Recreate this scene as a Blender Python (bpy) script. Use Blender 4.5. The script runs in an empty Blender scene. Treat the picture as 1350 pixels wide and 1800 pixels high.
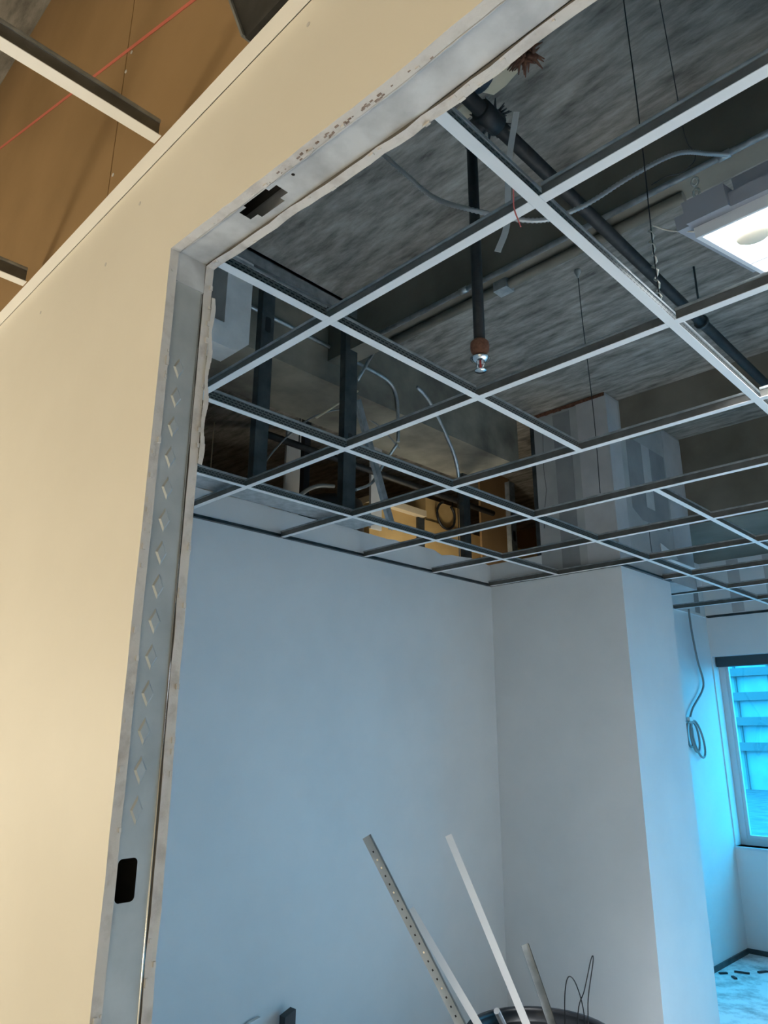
import bpy, bmesh, math, random
from mathutils import Vector, Matrix
random.seed(7)
scene = bpy.context.scene
COL = scene.collection
Z0 = 1.63            # eye height above the floor; heights below are written relative to the eye

# ------------------------------------------------------------------ camera
YAW, PIT, ROL, FPX = -0.7780, 0.2966, 0.0034, 1276.94
fw = Vector((math.sin(YAW)*math.cos(PIT), math.cos(YAW)*math.cos(PIT), math.sin(PIT)))
rt = Vector((math.cos(YAW), -math.sin(YAW), 0)); up = rt.cross(fw)
r2 = math.cos(ROL)*rt + math.sin(ROL)*up; u2 = -math.sin(ROL)*rt + math.cos(ROL)*up
cam_d = bpy.data.cameras.new('camera'); cam = bpy.data.objects.new('camera', cam_d); COL.objects.link(cam)
cam_d.sensor_fit = 'HORIZONTAL'; cam_d.sensor_width = 36.0; cam_d.lens = 36.0*FPX/1350.0
cam_d.clip_start = 0.02; cam_d.clip_end = 500
M = Matrix((( r2.x, u2.x, -fw.x, 0), (r2.y, u2.y, -fw.y, 0), (r2.z, u2.z, -fw.z, Z0), (0, 0, 0, 1)))
cam.matrix_world = M
scene.camera = cam

# ------------------------------------------------------------------ sky and view
w = bpy.data.worlds.new('sky'); scene.world = w; w.use_nodes = True
bg = w.node_tree.nodes['Background']
bg.inputs['Color'].default_value = (0.035, 0.58, 1.0, 1); bg.inputs['Strength'].default_value = 10.0
vs = scene.view_settings
vs.view_transform = 'Standard'; vs.look = 'None'; vs.gamma = 1.0; vs.use_curve_mapping = False
vs.exposure = 0.0

PANEL_E = 3.6      # lit light panel: diffuser glow
PANEL_W = 86.0     # and the light its lens throws down
BULB_W = 76.0       # added unseen work light, left in the near room
BULB2_W = 36.0      # added unseen work light, right in the near room
NEIGH_W = 14.0       # added unseen work light in the neighbouring room
WARM = (1.0, 0.91, 0.71)

# daylight openings: portals sit in the window reveals and only guide the sky's light
def portal(x0, x1, z0, z1, y):
    d = bpy.data.lights.new('window_daylight', 'AREA'); d.shape = 'RECTANGLE'
    d.size = x1-x0; d.size_y = z1-z0; d.cycles.is_portal = True
    o = bpy.data.objects.new('window_daylight', d); COL.objects.link(o)
    o.location = ((x0+x1)/2, y, Z0+(z0+z1)/2); o.rotation_euler = (-math.pi/2, 0, 0)
    return o

# ------------------------------------------------------------------ materials
def lin(r, g, b):
    f = lambda c: (c/255/12.92) if c/255 <= 0.04045 else ((c/255+0.055)/1.055)**2.4
    return (f(r), f(g), f(b), 1)
MATS = {}
def mat(name, c1, c2=None, rough=0.6, metal=0.0, scale=8.0, stretch=(1, 1, 1), rotz=0.0, detail=6, bump=0.0, lo=0.35, hi=0.65, spec=0.5, noise_rough=0.55):
    m = bpy.data.materials.new(name); m.use_nodes = True; MATS[name] = m
    nt = m.node_tree; b = nt.nodes['Principled BSDF']
    b.inputs['Base Color'].default_value = c1; b.inputs['Roughness'].default_value = rough
    b.inputs['Metallic'].default_value = metal; b.inputs['Specular IOR Level'].default_value = spec
    if c2 is not None:
        tc = nt.nodes.new('ShaderNodeTexCoord'); mp = nt.nodes.new('ShaderNodeMapping')
        mp.inputs['Scale'].default_value = stretch; mp.inputs['Rotation'].default_value = (0, 0, rotz)
        n = nt.nodes.new('ShaderNodeTexNoise'); n.inputs['Scale'].default_value = scale; n.inputs['Detail'].default_value = detail
        n.inputs['Roughness'].default_value = noise_rough
        r = nt.nodes.new('ShaderNodeValToRGB'); r.color_ramp.elements[0].position = lo; r.color_ramp.elements[1].position = hi
        r.color_ramp.elements[0].color = c1; r.color_ramp.elements[1].color = c2
        nt.links.new(tc.outputs['Object'], mp.inputs['Vector']); nt.links.new(mp.outputs['Vector'], n.inputs['Vector'])
        nt.links.new(n.outputs['Fac'], r.inputs['Fac']); nt.links.new(r.outputs['Color'], b.inputs['Base Color'])
        if bump:
            bp = nt.nodes.new('ShaderNodeBump'); bp.inputs['Strength'].default_value = bump; bp.inputs['Distance'].default_value = 0.01
            nt.links.new(n.outputs['Fac'], bp.inputs['Height']); nt.links.new(bp.outputs['Normal'], b.inputs['Normal'])
    return m
def emit_mat(name, col, strength):
    m = bpy.data.materials.new(name); m.use_nodes = True; nt = m.node_tree
    b = nt.nodes['Principled BSDF']; b.inputs['Base Color'].default_value = col
    b.inputs['Emission Color'].default_value = col; b.inputs['Emission Strength'].default_value = strength
    MATS[name] = m; return m

mat('cream_paint', (0.74, 0.70, 0.62, 1), (0.78, 0.74, 0.66, 1), 0.55, scale=3)
mat('white_paint', (0.70, 0.71, 0.71, 1), (0.75, 0.755, 0.75, 1), 0.6, scale=2.5)
mat('kraft_board', (0.27, 0.165, 0.07, 1), (0.34, 0.21, 0.095, 1), 0.8, scale=2.2)
mat('grey_board', (0.33, 0.34, 0.34, 1), (0.42, 0.42, 0.41, 1), 0.8, scale=4)
mat('gypsum_edge', (0.40, 0.37, 0.35, 1), (0.60, 0.58, 0.56, 1), 0.9, scale=26, bump=0.4, lo=0.25, hi=0.50)
mat('joint_compound', (0.42, 0.42, 0.42, 1), (0.50, 0.50, 0.50, 1), 0.75, scale=5)
mat('joint_band', (0.20, 0.21, 0.215, 1), (0.28, 0.29, 0.29, 1), 0.8, scale=3)
mat('galvanized', (0.33, 0.36, 0.37, 1), (0.50, 0.53, 0.54, 1), 0.42, 0.75, scale=24)
mat('galvanized_stud', (0.40, 0.43, 0.435, 1), (0.52, 0.545, 0.545, 1), 0.42, 0.45, scale=9)
mat('track_steel', (0.42, 0.43, 0.44, 1), (0.62, 0.63, 0.64, 1), 0.6, 0.35, scale=14)
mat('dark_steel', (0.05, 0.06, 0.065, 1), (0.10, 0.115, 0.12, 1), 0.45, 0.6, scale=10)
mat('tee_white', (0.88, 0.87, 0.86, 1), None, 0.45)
mat('black_pipe', (0.010, 0.011, 0.013, 1), (0.028, 0.027, 0.026, 1), 0.55, 0.2, scale=30)
mat('rust', (0.10, 0.035, 0.018, 1), (0.20, 0.09, 0.05, 1), 0.8, 0.1, scale=60)
mat('rust_dust', (0.17, 0.115, 0.09, 1), (0.30, 0.24, 0.21, 1), 0.9, scale=80)
mat('shaded_inner_face', (0.10, 0.09, 0.08, 1), None, 0.9)  # inner paper of the boards, darkened to deepen the shade inside the cavity
mat('brass_bit', (0.35, 0.24, 0.10, 1), None, 0.4, 0.8)
mat('chrome', (0.75, 0.76, 0.77, 1), None, 0.12, 1.0)
mat('red_glass', (0.55, 0.06, 0.05, 1), None, 0.15)
mat('slab_concrete', (0.080, 0.074, 0.062, 1), (0.40, 0.375, 0.335, 1), 0.9, scale=4.2, stretch=(1.0, 4.0, 1.0), rotz=0.35, detail=14, bump=0.5, lo=0.32, hi=0.74, noise_rough=0.68)
mat('smooth_concrete', (0.115, 0.103, 0.078, 1), (0.19, 0.175, 0.14, 1), 0.85, scale=2.0, detail=8)
mat('stained_concrete', (0.07, 0.066, 0.055, 1), (0.30, 0.28, 0.22, 1), 0.9, scale=2.4, detail=10, lo=0.30, hi=0.72)
mat('floor_dust', (0.42, 0.42, 0.42, 1), (0.88, 0.875, 0.86, 1), 0.85, scale=5.0, detail=12, lo=0.36, hi=0.54, noise_rough=0.7)
mat('white_plastic', (0.72, 0.72, 0.70, 1), (0.60, 0.60, 0.58, 1), 0.5, scale=9)
mat('black_plastic', (0.012, 0.014, 0.018, 1), (0.020, 0.022, 0.026, 1), 0.45, scale=6)
mat('conduit_grey', (0.50, 0.50, 0.49, 1), None, 0.4, 0.5)
mat('cable_grey', (0.20, 0.21, 0.21, 1), None, 0.5)
mat('wire_dark', (0.03, 0.03, 0.032, 1), None, 0.5, 0.5)
mat('wire_bright', (0.75, 0.72, 0.65, 1), None, 0.3, 1.0)
mat('red_mark', (0.62, 0.10, 0.08, 1), None, 0.7)
mat('pink_string', (0.65, 0.16, 0.15, 1), None, 0.9)
mat('painted_laser_line', (0.62, 0.16, 0.11, 1), None, 0.7)
mat('tan_wrap', (0.50, 0.33, 0.13, 1), (0.62, 0.43, 0.19, 1), 0.6, scale=3)
mat('pale_board', (0.62, 0.52, 0.36, 1), (0.72, 0.62, 0.45, 1), 0.7, scale=5)
mat('window_frame', (0.62, 0.64, 0.66, 1), None, 0.4)
mat('blind_dark', (0.035, 0.05, 0.06, 1), None, 0.6)
mat('roof_gravel', (0.06, 0.066, 0.08, 1), (0.15, 0.155, 0.17, 1), 0.95, scale=1.2, detail=10)
mat('facade_slab', (0.13, 0.13, 0.14, 1), None, 0.8)
mat('facade_glass', (0.22, 0.26, 0.30, 1), (0.36, 0.40, 0.42, 1), 0.5, scale=0.3)
mat('fixture_white', (0.72, 0.73, 0.75, 1), None, 0.4)
mat('fixture_body', (0.30, 0.31, 0.34, 1), None, 0.5, 0.3)
mat('bowl_cream', (0.85, 0.78, 0.62, 1), None, 0.5)
mat('cloth_blue', (0.055, 0.065, 0.085, 1), (0.09, 0.10, 0.125, 1), 0.9, scale=20)
mat('duct_dark', (0.06, 0.06, 0.06, 1), (0.12, 0.12, 0.12, 1), 0.35, 0.7, scale=12)
emit_mat('panel_glow', (0.93, 0.97, 1.0, 1), PANEL_E)
emit_mat('bulb_glow', (1.0, 0.84, 0.60, 1), 12.0)
# tee web: galvanised strip with a stamped row of slots
def web_mat():
    m = mat('tee_web', (0.16, 0.17, 0.165, 1), None, 0.38, 0.75); nt = m.node_tree; b = nt.nodes['Principled BSDF']
    tc = nt.nodes.new('ShaderNodeTexCoord'); mp = nt.nodes.new('ShaderNodeMapping'); mp.inputs['Scale'].default_value = (1, 1, 1)
    br = nt.nodes.new('ShaderNodeTexBrick'); br.inputs['Scale'].default_value = 1.0
    br.inputs['Color1'].default_value = (0.015, 0.02, 0.02, 1); br.inputs['Color2'].default_value = (0.02, 0.025, 0.025, 1)
    br.inputs['Mortar'].default_value = (0.20, 0.215, 0.21, 1)
    br.inputs['Brick Width'].default_value = 0.016; br.inputs['Row Height'].default_value = 0.0085; br.inputs['Mortar Size'].default_value = 0.0028
    sx = nt.nodes.new('ShaderNodeSeparateXYZ'); cx = nt.nodes.new('ShaderNodeCombineXYZ')
    nt.links.new(tc.outputs['Object'], sx.inputs[0]); nt.links.new(sx.outputs['Y'], cx.inputs['X']); nt.links.new(sx.outputs['Z'], cx.inputs['Y'])
    nt.links.new(cx.outputs[0], br.inputs['Vector']); nt.links.new(br.outputs['Color'], b.inputs['Base Color'])
web_mat()
mat('tee_web_plain', (0.15, 0.145, 0.13, 1), (0.20, 0.195, 0.18, 1), 0.40, 0.7, scale=20)
def pane_mat():
    m = bpy.data.materials.new('window_glass'); m.use_nodes = True; nt = m.node_tree; nt.nodes.clear()
    o = nt.nodes.new('ShaderNodeOutputMaterial'); mx = nt.nodes.new('ShaderNodeMixShader'); t = nt.nodes.new('ShaderNodeBsdfTransparent'); g = nt.nodes.new('ShaderNodeBsdfGlossy')
    t.inputs['Color'].default_value = (0.86, 0.94, 0.98, 1); g.inputs['Roughness'].default_value = 0.03; mx.inputs['Fac'].default_value = 0.06
    nt.links.new(t.outputs[0], mx.inputs[1]); nt.links.new(g.outputs[0], mx.inputs[2]); nt.links.new(mx.outputs[0], o.inputs['Surface']); MATS['window_glass'] = m
pane_mat()

# ------------------------------------------------------------------ mesh helpers
ORG = {}
class MB:
    def __init__(s): s.bm = bmesh.new()
    def box(s, x0, x1, y0, y1, z0, z1, mi=0):
        v = [s.bm.verts.new(p) for p in ((x0,y0,z0),(x1,y0,z0),(x1,y1,z0),(x0,y1,z0),(x0,y0,z1),(x1,y0,z1),(x1,y1,z1),(x0,y1,z1))]
        for f in ((0,3,2,1),(4,5,6,7),(0,1,5,4),(1,2,6,5),(2,3,7,6),(3,0,4,7)):
            s.bm.faces.new([v[i] for i in f]).material_index = mi
        return s
    def hull(s, a, b, wdt, hgt, roll=(0, 0, 1), mi=0):
        """a square bar from a to b, width along the side axis, height along the roll axis"""
        a, b = Vector(a), Vector(b); d = (b-a).normalized(); upv = Vector(roll); side = d.cross(upv)
        if side.length < 1e-4: side = d.cross(Vector((1, 0, 0)))
        side.normalize(); upv = side.cross(d).normalized()
        v = []
        for p in (a, b):
            for i, j in ((-1,-1),(1,-1),(1,1),(-1,1)): v.append(s.bm.verts.new(p+side*wdt/2*i+upv*hgt/2*j))
        for f in ((0,1,2,3),(7,6,5,4),(0,4,5,1),(1,5,6,2),(2,6,7,3),(3,7,4,0)): s.bm.faces.new([v[i] for i in f]).material_index = mi
        return s
    def profile(s, a, b, prof, roll=(0, 0, 1), mi=0):
        """extrude an open-free closed profile [(side, up), ...] from a to b"""
        a, b = Vector(a), Vector(b); d = (b-a).normalized(); upv = Vector(roll); side = d.cross(upv).normalized(); upv = side.cross(d).normalized()
        L = [[s.bm.verts.new(p+side*q[0]+upv*q[1]) for q in prof] for p in (a, b)]
        n = len(prof)
        for i in range(n): s.bm.faces.new((L[0][i], L[0][(i+1)%n], L[1][(i+1)%n], L[1][i])).material_index = mi
        s.bm.faces.new(L[0][::-1]).material_index = mi; s.bm.faces.new(L[1]).material_index = mi
        return s
    def prism(s, poly, axis, t0, t1, mi=0, mi_side=None, mi_a=None, mi_b=None):
        """extrude a 2D polygon along x, y or z"""
        def P(q, t): return {'x': (t, q[0], q[1]), 'y': (q[0], t, q[1]), 'z': (q[0], q[1], t)}[axis]
        A = [s.bm.verts.new(P(q, t0)) for q in poly]; B = [s.bm.verts.new(P(q, t1)) for q in poly]; n = len(poly)
        s.bm.faces.new(A).material_index = mi if mi_a is None else mi_a; s.bm.faces.new(B[::-1]).material_index = mi if mi_b is None else mi_b
        for i in range(n): s.bm.faces.new((A[i], B[i], B[(i+1)%n], A[(i+1)%n])).material_index = mi if mi_side is None else mi_side
        return s
    def holed(s, outer, holes, axis, t, mi=0):
        """flat sheet with cut-outs"""
        def P(q): return {'x': (t, q[0], q[1]), 'y': (q[0], t, q[1]), 'z': (q[0], q[1], t)}[axis]
        es = []
        for lp in [outer]+holes:
            vs_ = [s.bm.verts.new(P(q)) for q in lp]
            es += [s.bm.edges.new((vs_[i], vs_[(i+1)%len(vs_)])) for i in range(len(vs_))]
        bmesh.ops.triangle_fill(s.bm, use_beauty=True, edges=es)
        return s
    def tube(s, pts, r, n=8, mi=0, cap=True, ribbed=0.0):
        pts = [Vector(p) for p in pts]; rings = []
        ref = Vector((0.13, 0.21, 0.97))
        for i, p in enumerate(pts):
            d = (pts[min(i+1, len(pts)-1)]-pts[max(i-1, 0)]).normalized()
            a = d.cross(ref)
            if a.length < 1e-3: a = d.cross(Vector((1, 0, 0)))
            a.normalize(); b = d.cross(a)
            rr = (r[i] if isinstance(r, (list, tuple)) else r)*(1+(ribbed if i % 2 else 0))
            rings.append([s.bm.verts.new(p+(a*math.cos(2*math.pi*k/n)+b*math.sin(2*math.pi*k/n))*rr) for k in range(n)])
        for i in range(len(rings)-1):
            for k in range(n):
                f = s.bm.faces.new((rings[i][k], rings[i][(k+1)%n], rings[i+1][(k+1)%n], rings[i+1][k])); f.smooth = True; f.material_index = mi
        if cap:
            s.bm.faces.new(rings[0][::-1]).material_index = mi; s.bm.faces.new(rings[-1]).material_index = mi
        return s
    def lathe(s, c, prof, n=24, mi=0):
        """revolve [(radius, z), ...] about a vertical axis at c=(x, y)"""
        rings = [[s.bm.verts.new((c[0]+r*math.cos(2*math.pi*k/n), c[1]+r*math.sin(2*math.pi*k/n), z)) for k in range(n)] for r, z in prof]
        for i in range(len(rings)-1):
            for k in range(n):
                f = s.bm.faces.new((rings[i][k], rings[i][(k+1)%n], rings[i+1][(k+1)%n], rings[i+1][k])); f.smooth = True; f.material_index = mi
        if prof[0][0] > 1e-4: s.bm.faces.new(rings[0][::-1])
        if prof[-1][0] > 1e-4: s.bm.faces.new(rings[-1])
        return s
    def build(s, name, m, parent=None, org=None, recalc=True):
        """link as one mesh object; org = its origin (eye-relative)"""
        root = ORG.get(parent.name) if parent is not None else None
        if parent is not None: o_ = root
        else: o_ = Vector(org) if org is not None else Vector((0, 0, -Z0))
        for v in s.bm.verts: v.co -= o_
        bmesh.ops.remove_doubles(s.bm, verts=s.bm.verts, dist=1e-6)
        if recalc: bmesh.ops.recalc_face_normals(s.bm, faces=s.bm.faces)
        me = bpy.data.meshes.new(name); s.bm.to_mesh(me); s.bm.free()
        for mm in (m if isinstance(m, (list, tuple)) else [m]): me.materials.append(MATS[mm])
        o = bpy.data.objects.new(name, me); COL.objects.link(o)
        if parent is not None: o.parent = parent
        else: o.location = o_ + Vector((0, 0, Z0))
        ORG[o.name] = o_
        return o
def thing(name, label, cat, org, group=None):
    o = bpy.data.objects.new(name, None); COL.objects.link(o); o.empty_display_size = 0.05
    o.location = Vector(org)+Vector((0, 0, Z0)); ORG[o.name] = Vector(org)
    o['label'] = label; o['category'] = cat
    if group: o['group'] = group
    return o
def tag(o, label, cat, group=None):
    o['label'] = label; o['category'] = cat
    if group: o['group'] = group
    return o
def struct(o, label=None):
    o['kind'] = 'structure'
    if label: o['label'] = label
    return o
def spline(pts, n=8):
    """Catmull-Rom through pts"""
    P = [Vector(p) for p in pts]; P = [2*P[0]-P[1]]+P+[2*P[-1]-P[-2]]; out = []
    for i in range(1, len(P)-2):
        for k in range(n):
            t = k/n; a, b, c, d = P[i-1], P[i], P[i+1], P[i+2]
            out.append(0.5*((2*b)+(c-a)*t+(2*a-5*b+4*c-d)*t*t+(3*b-a-3*c+d)*t**3))
    out.append(P[-2]); return out

# ------------------------------------------------------------------ key dimensions (eye-relative)
FL = -1.63; HG = 0.991; SL = 2.17                 # floor, ceiling grid, concrete slab
PY0, PYa, PYb, PY1 = 0.475, 0.490, 0.542, 0.557    # doorway partition: boards and stud space
JX = -0.960; RX = 0.30                             # doorway jambs
XW = -3.0; YC = 4.12                               # long wall, short wall
XC, YCE = -2.02, 4.815                             # corner column
XR, YF = -2.483, 6.60                              # recess wall, window wall
XL, XE, YN = -5.2, 3.5, -2.4                       # outer shell
def hz(x): return 0.760 - 0.030*min(max((x-JX)/0.5, 0), 1)   # the door head sags a little

# ------------------------------------------------------------------ setting: shell
struct(MB().box(XL, XE, YN, YF+0.15, FL-0.1, FL).build('floor', 'floor_dust'), 'dusty pale concrete floor strewn with scraps')
struct(MB().box(XL, XE, YN, YF+0.15, SL, SL+0.15).build('ceiling', 'slab_concrete'), 'bare grey board-marked concrete slab above the grid')
struct(MB().box(XL-0.1, XL, YN, YF+0.15, FL, SL).build('wall_neighbour', 'kraft_board'))
struct(MB().box(XE, XE+0.1, YN, YF+0.15, FL, SL).build('wall_right', 'white_paint'))
struct(MB().box(1.9, 2.0, YN, PY0, FL, SL).build('wall_near_right', 'cream_paint'))
struct(MB().box(XL-0.1, XE+0.1, YN-0.1, YN, FL, SL).build('wall_behind', 'cream_paint'))
# window wall with two openings
WZ0, WZ1 = -0.86, 0.655
WINS = [(-2.472, -0.80), (-0.45, 1.20), (1.50, 3.15)]
m = MB()
xs = [XR-0.6]+[q for w_ in WINS for q in w_]+[XE]
m.box(xs[0], xs[-1], YF, YF+0.2, FL, WZ0); m.box(xs[0], xs[-1], YF, YF+0.2, WZ1, SL)
for a, b in ((0, 1), (2, 3), (4, 5), (6, 7)): m.box(xs[a], xs[b], YF, YF+0.2, WZ0, WZ1)
struct(m.build('wall_window', 'white_paint'), 'white wall holding the window')
struct(MB().box(XL, XR-0.6, YF, YF+0.2, FL, SL).build('wall_neighbour_end', 'kraft_board'))
for i, (a, b) in enumerate(WINS):
    wn = bpy.data.objects.new('window_%d' % (i+1), None); COL.objects.link(wn); o_ = ((a+b)/2, YF, WZ0)
    wn.location = Vector(o_)+Vector((0, 0, Z0)); ORG[wn.name] = Vector(o_); struct(wn, 'bluish window with white frame and rolled dark blind' if i == 0 else None)
    y0, y1 = YF+0.12, YF+0.17
    f = MB(); f.box(a, a+0.05, y0, y1, WZ0, WZ1).box(b-0.05, b, y0, y1, WZ0, WZ1).box(a+0.05, b-0.05, y0, y1, WZ0, WZ0+0.05).box(a+0.05, b-0.05, y0, y1, WZ1-0.05, WZ1)
    f.build('window_frame', 'window_frame', wn)
    s_ = MB(); s_.box(a+0.05, a+0.075, y0+0.01, y1-0.01, WZ0+0.05, WZ1-0.05).box(b-0.075, b-0.05, y0+0.01, y1-0.01, WZ0+0.05, WZ1-0.05).box(a+0.075, b-0.075, y0+0.01, y1-0.01, WZ0+0.05, WZ0+0.075)
    s_.build('sash', 'window_frame', wn)
    MB().box(a+0.07, b-0.07, y0+0.022, y0+0.028, WZ0+0.07, WZ1-0.05).build('pane', 'window_glass', wn)
    MB().box(a, b+0.03, YF-0.025, YF+0.12, WZ0-0.02, WZ0).build('window_sill', 'window_frame', wn)
    bl = MB(); bl.box(a+0.01, b-0.01, YF+0.045, YF+0.11, WZ1-0.085, WZ1-0.002).build('blind_cassette', 'blind_dark', wn)
    p = portal(a, b, WZ0, WZ1, YF+0.19)

# doorway partition: front board, head board, back board, each with torn edges
def torn(a, b, n, amp, horiz):
    """edge points from a to b with a torn outline"""
    out = []
    for i in range(n+1):
        t = i/n; p = [a[0]+(b[0]-a[0])*t, a[1]+(b[1]-a[1])*t]
        j = random.uniform(-amp, amp) if 0 < i < n else 0
        p[1 if horiz else 0] += j; out.append(tuple(p))
    return out
def opening(amp):
    e = torn((JX, FL), (JX, hz(JX)), 46, amp, False)
    e += [(x, hz(x)+random.uniform(-amp, amp)) for x in [JX+0.02+i*0.026 for i in range(45)]]
    e += [(RX, hz(RX)), (RX, FL)]
    return e
part_f = MB().prism([(XL, FL)]+opening(0.0012)+[(XE, FL), (XE, HG), (XL, HG)], 'y', PY0, PYa, 0, 1, mi_b=2)
wall_p = struct(part_f.build('wall_doorway', ['cream_paint', 'gypsum_edge', 'shaded_inner_face']), 'cream painted partition with a rough doorway opening')
ub = MB()
top = [(XL, HG), (XE, HG), (XE, SL), (XL, SL)]
ub.prism([(XL, HG), (-1.262, HG), (-1.262, SL), (XL, SL)], 'y', PY0+0.001, PYa).prism([(-1.258, HG), (XE, HG), (XE, SL), (-1.258, SL)], 'y', PY0+0.001, PYa)
ubo = ub.build('unpainted_board', 'kraft_board', wall_p)
MB().prism([(XL, FL)]+opening(0.0022)+[(XE, FL), (XE, SL), (XL, SL)], 'y', PYb, PY1, 0, 1, mi_a=2).build('back_board', ['white_paint', 'gypsum_edge', 'shaded_inner_face'], wall_p)
# torn paper curl hanging off the back board edge
m = MB(); zz = [0.705-0.012*i for i in range(26)]
for i in range(len(zz)-1):
    e0 = 0.006+0.003*math.sin(i*0.9)+random.uniform(-.001, .001); e1 = 0.006+0.003*math.sin((i+1)*0.9)
    m.hull((JX+0.001, PY1+e0*0.5, zz[i]), (JX+0.001, PY1+e1*0.5, zz[i+1]), 0.0015, 0.004+e0*0.5, (0, 1, 0))
m.build('torn_paper', 'gypsum_edge', wall_p)
# crumbs of broken gypsum along the two jamb edges and the head
m = MB()
for i in range(90):
    z = random.uniform(-0.9, 0.73); y = random.choice((PY0+0.006, PYa-0.002, PYb+0.003, PY1-0.003)); s_ = random.uniform(0.0012, 0.0035)
    m.box(JX-0.001, JX+s_*0.7, y-s_*0.7, y+s_*0.7, z-s_, z+s_*1.6)
for i in range(60):
    x = random.uniform(JX+0.02, 0.2); y = random.choice((PYa-0.003, PYb+0.004, PY1-0.002)); s_ = random.uniform(0.0012, 0.0035)
    m.box(x-s_*1.6, x+s_, y-s_*0.6, y+s_*0.6, hz(x)-s_*0.7, hz(x)+0.001)
o = m.build('gypsum_crumbs', 'gypsum_edge', wall_p); o['kind'] = 'stuff'
# red laser light on the unpainted board, painted as a thin strip
MB().hull((-2.40, PY0-0.0005, 1.86), (-0.90, PY0-0.0005, 1.285), 0.009, 0.001, (0, 1, 0)).build('painted_laser_line', 'painted_laser_line', wall_p)
# screw dimples
for i, (x, z) in enumerate(((-1.245, 1.085), (-1.252, 1.36), (-1.235, 1.40), (-1.10, 0.93), (-1.55, 0.90), (-0.62, 0.95), (-1.22, 0.86))):
    m = MB(); m.prism([(x+0.004*math.cos(k*math.pi/4), z+0.004*math.sin(k*math.pi/4)) for k in range(8)], 'y', PY0-0.0006, PY0+0.002)
    m.build('screw_head', 'gypsum_edge', wall_p)

# jamb stud (thing with embossed diamonds and a service slot)
js = thing('jamb_stud', 'galvanised steel stud lining the left side of the doorway', 'metal stud', (JX, 0.516, FL))
hx = JX-0.004
def rrect(c, hw, hh, r, n=5):
    out = []
    for q, (sx, sy) in enumerate(((1, 1), (-1, 1), (-1, -1), (1, -1))):
        for k in range(n+1):
            a = q*math.pi/2+k*math.pi/2/n; out.append((c[0]+sx*(hw-r)+r*math.cos(a), c[1]+sy*(hh-r)+r*math.sin(a)))
    return out
m = MB(); m.holed([(PYa, FL), (PYb, FL), (PYb, 0.757), (PYa, 0.757)], [rrect((0.506, -0.182), 0.0135, 0.026, 0.006)], 'x', hx)
m.build('web', 'galvanized_stud', js)
m = MB(); m.box(hx-0.035, hx, PYa, PYa+0.001, FL, 0.757).box(hx-0.035, hx, PYb-0.001, PYb, FL, 0.757).build('flange', 'galvanized_stud', js)
m = MB(); m.tube([(hx, PYb-0.0015, FL), (hx, PYb-0.0015, 0.705)], 0.0022, 8); m.build('rolled_edge', 'chrome', js)
diam = None
for k in range(14):
    zc = 0.556-k*0.0503
    m = MB(); c = Vector((hx, 0.511, zc)); o4 = [Vector((0, 0, 0.019)), Vector((0, -0.0095, 0)), Vector((0, 0, -0.019)), Vector((0, 0.0095, 0))]
    if diam is None:
        A = [m.bm.verts.new(c+q) for q in o4]; B = [m.bm.verts.new(c+q*0.70+Vector((0.0020, 0, 0))) for q in o4]
        for i in range(4):
            j = (i+1) % 4; m.bm.faces.new((A[i], A[j], B[j], B[i]))
        m.bm.faces.new(B)
        diam = m.build('embossed_diamond', 'galvanized_stud', js)
    else:
        m.bm.free(); o = diam.copy(); COL.objects.link(o); o.parent = js; o.location = (0, 0, -0.0503*k); ORG[o.name] = ORG[js.name]
# head track with a notched knock-out and a bent tab over the stud
ht = thing('head_track', 'pale steel track across the top of the doorway with notched cut-out', 'metal track', (JX, 0.516, 0.757))
def plus(cx, cy, a, b, na, nb):
    return [(cx-a, cy-b+nb), (cx-a+na, cy-b+nb), (cx-a+na, cy-b), (cx+a-na, cy-b), (cx+a-na, cy-b+nb), (cx+a, cy-b+nb), (cx+a, cy+b-nb), (cx+a-na, cy+b-nb), (cx+a-na, cy+b), (cx-a+na, cy+b), (cx-a+na, cy+b-nb), (cx-a, cy+b-nb)]
m = MB(); nx = 20
hole = plus(-0.757, 0.511, 0.046, 0.0185, 0.018, 0.008)
dot = [(-0.676+0.0028*math.cos(k*math.pi/4), 0.503+0.0028*math.sin(k*math.pi/4)) for k in range(8)]
m.holed([(JX-0.003, PYa), (-0.46, PYa), (-0.46, PYb), (JX-0.003, PYb)], [hole, dot], 'z', 0.0)
m.holed([(-0.46, PYa), (RX, PYa), (RX, PYb), (-0.46, PYb)], [], 'z', 0.0)
for v in m.bm.verts: v.co.z = hz(v.co.x)+0.004
m.build('web', 'track_steel', ht)
m = MB(); m.box(hx-0.0005, hx+0.0015, PYa, PYb, 0.7085, 0.764); m.build('bent_tab', 'track_steel', ht)
m = MB()
for y in (PYa, PYb-0.0012): m.prism([(JX-0.003, hz(JX)+0.004), (-0.46, hz(0)+0.004), (RX, hz(0)+0.004), (RX, hz(0)+0.04), (JX-0.003, hz(JX)+0.04)], 'y', y, y+0.0012)
m.build('flange', 'track_steel', ht)
m = MB(); m.tube([(JX, PYa+0.002, hz(JX)+0.002), (-0.46, PYa+0.002, hz(0)+0.002), (RX, PYa+0.002, hz(0)+0.002)], 0.0018, 6); m.build('rolled_edge', 'track_steel', ht)
m = MB()
for i in range(45):
    x = random.gauss(-0.60, 0.06) if i < 30 else random.uniform(-0.55, -0.25); s_ = random.uniform(0.0005, 0.0013); y = PYa-0.004+random.uniform(-.004, .003); m.box(x-s_*2.5, x+s_*2.5, y-s_, y+s_, hz(x)-s_*0.5, hz(x)+0.002)
o = m.build('rust_flakes', 'rust_dust', ht); o['kind'] = 'stuff'

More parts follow.
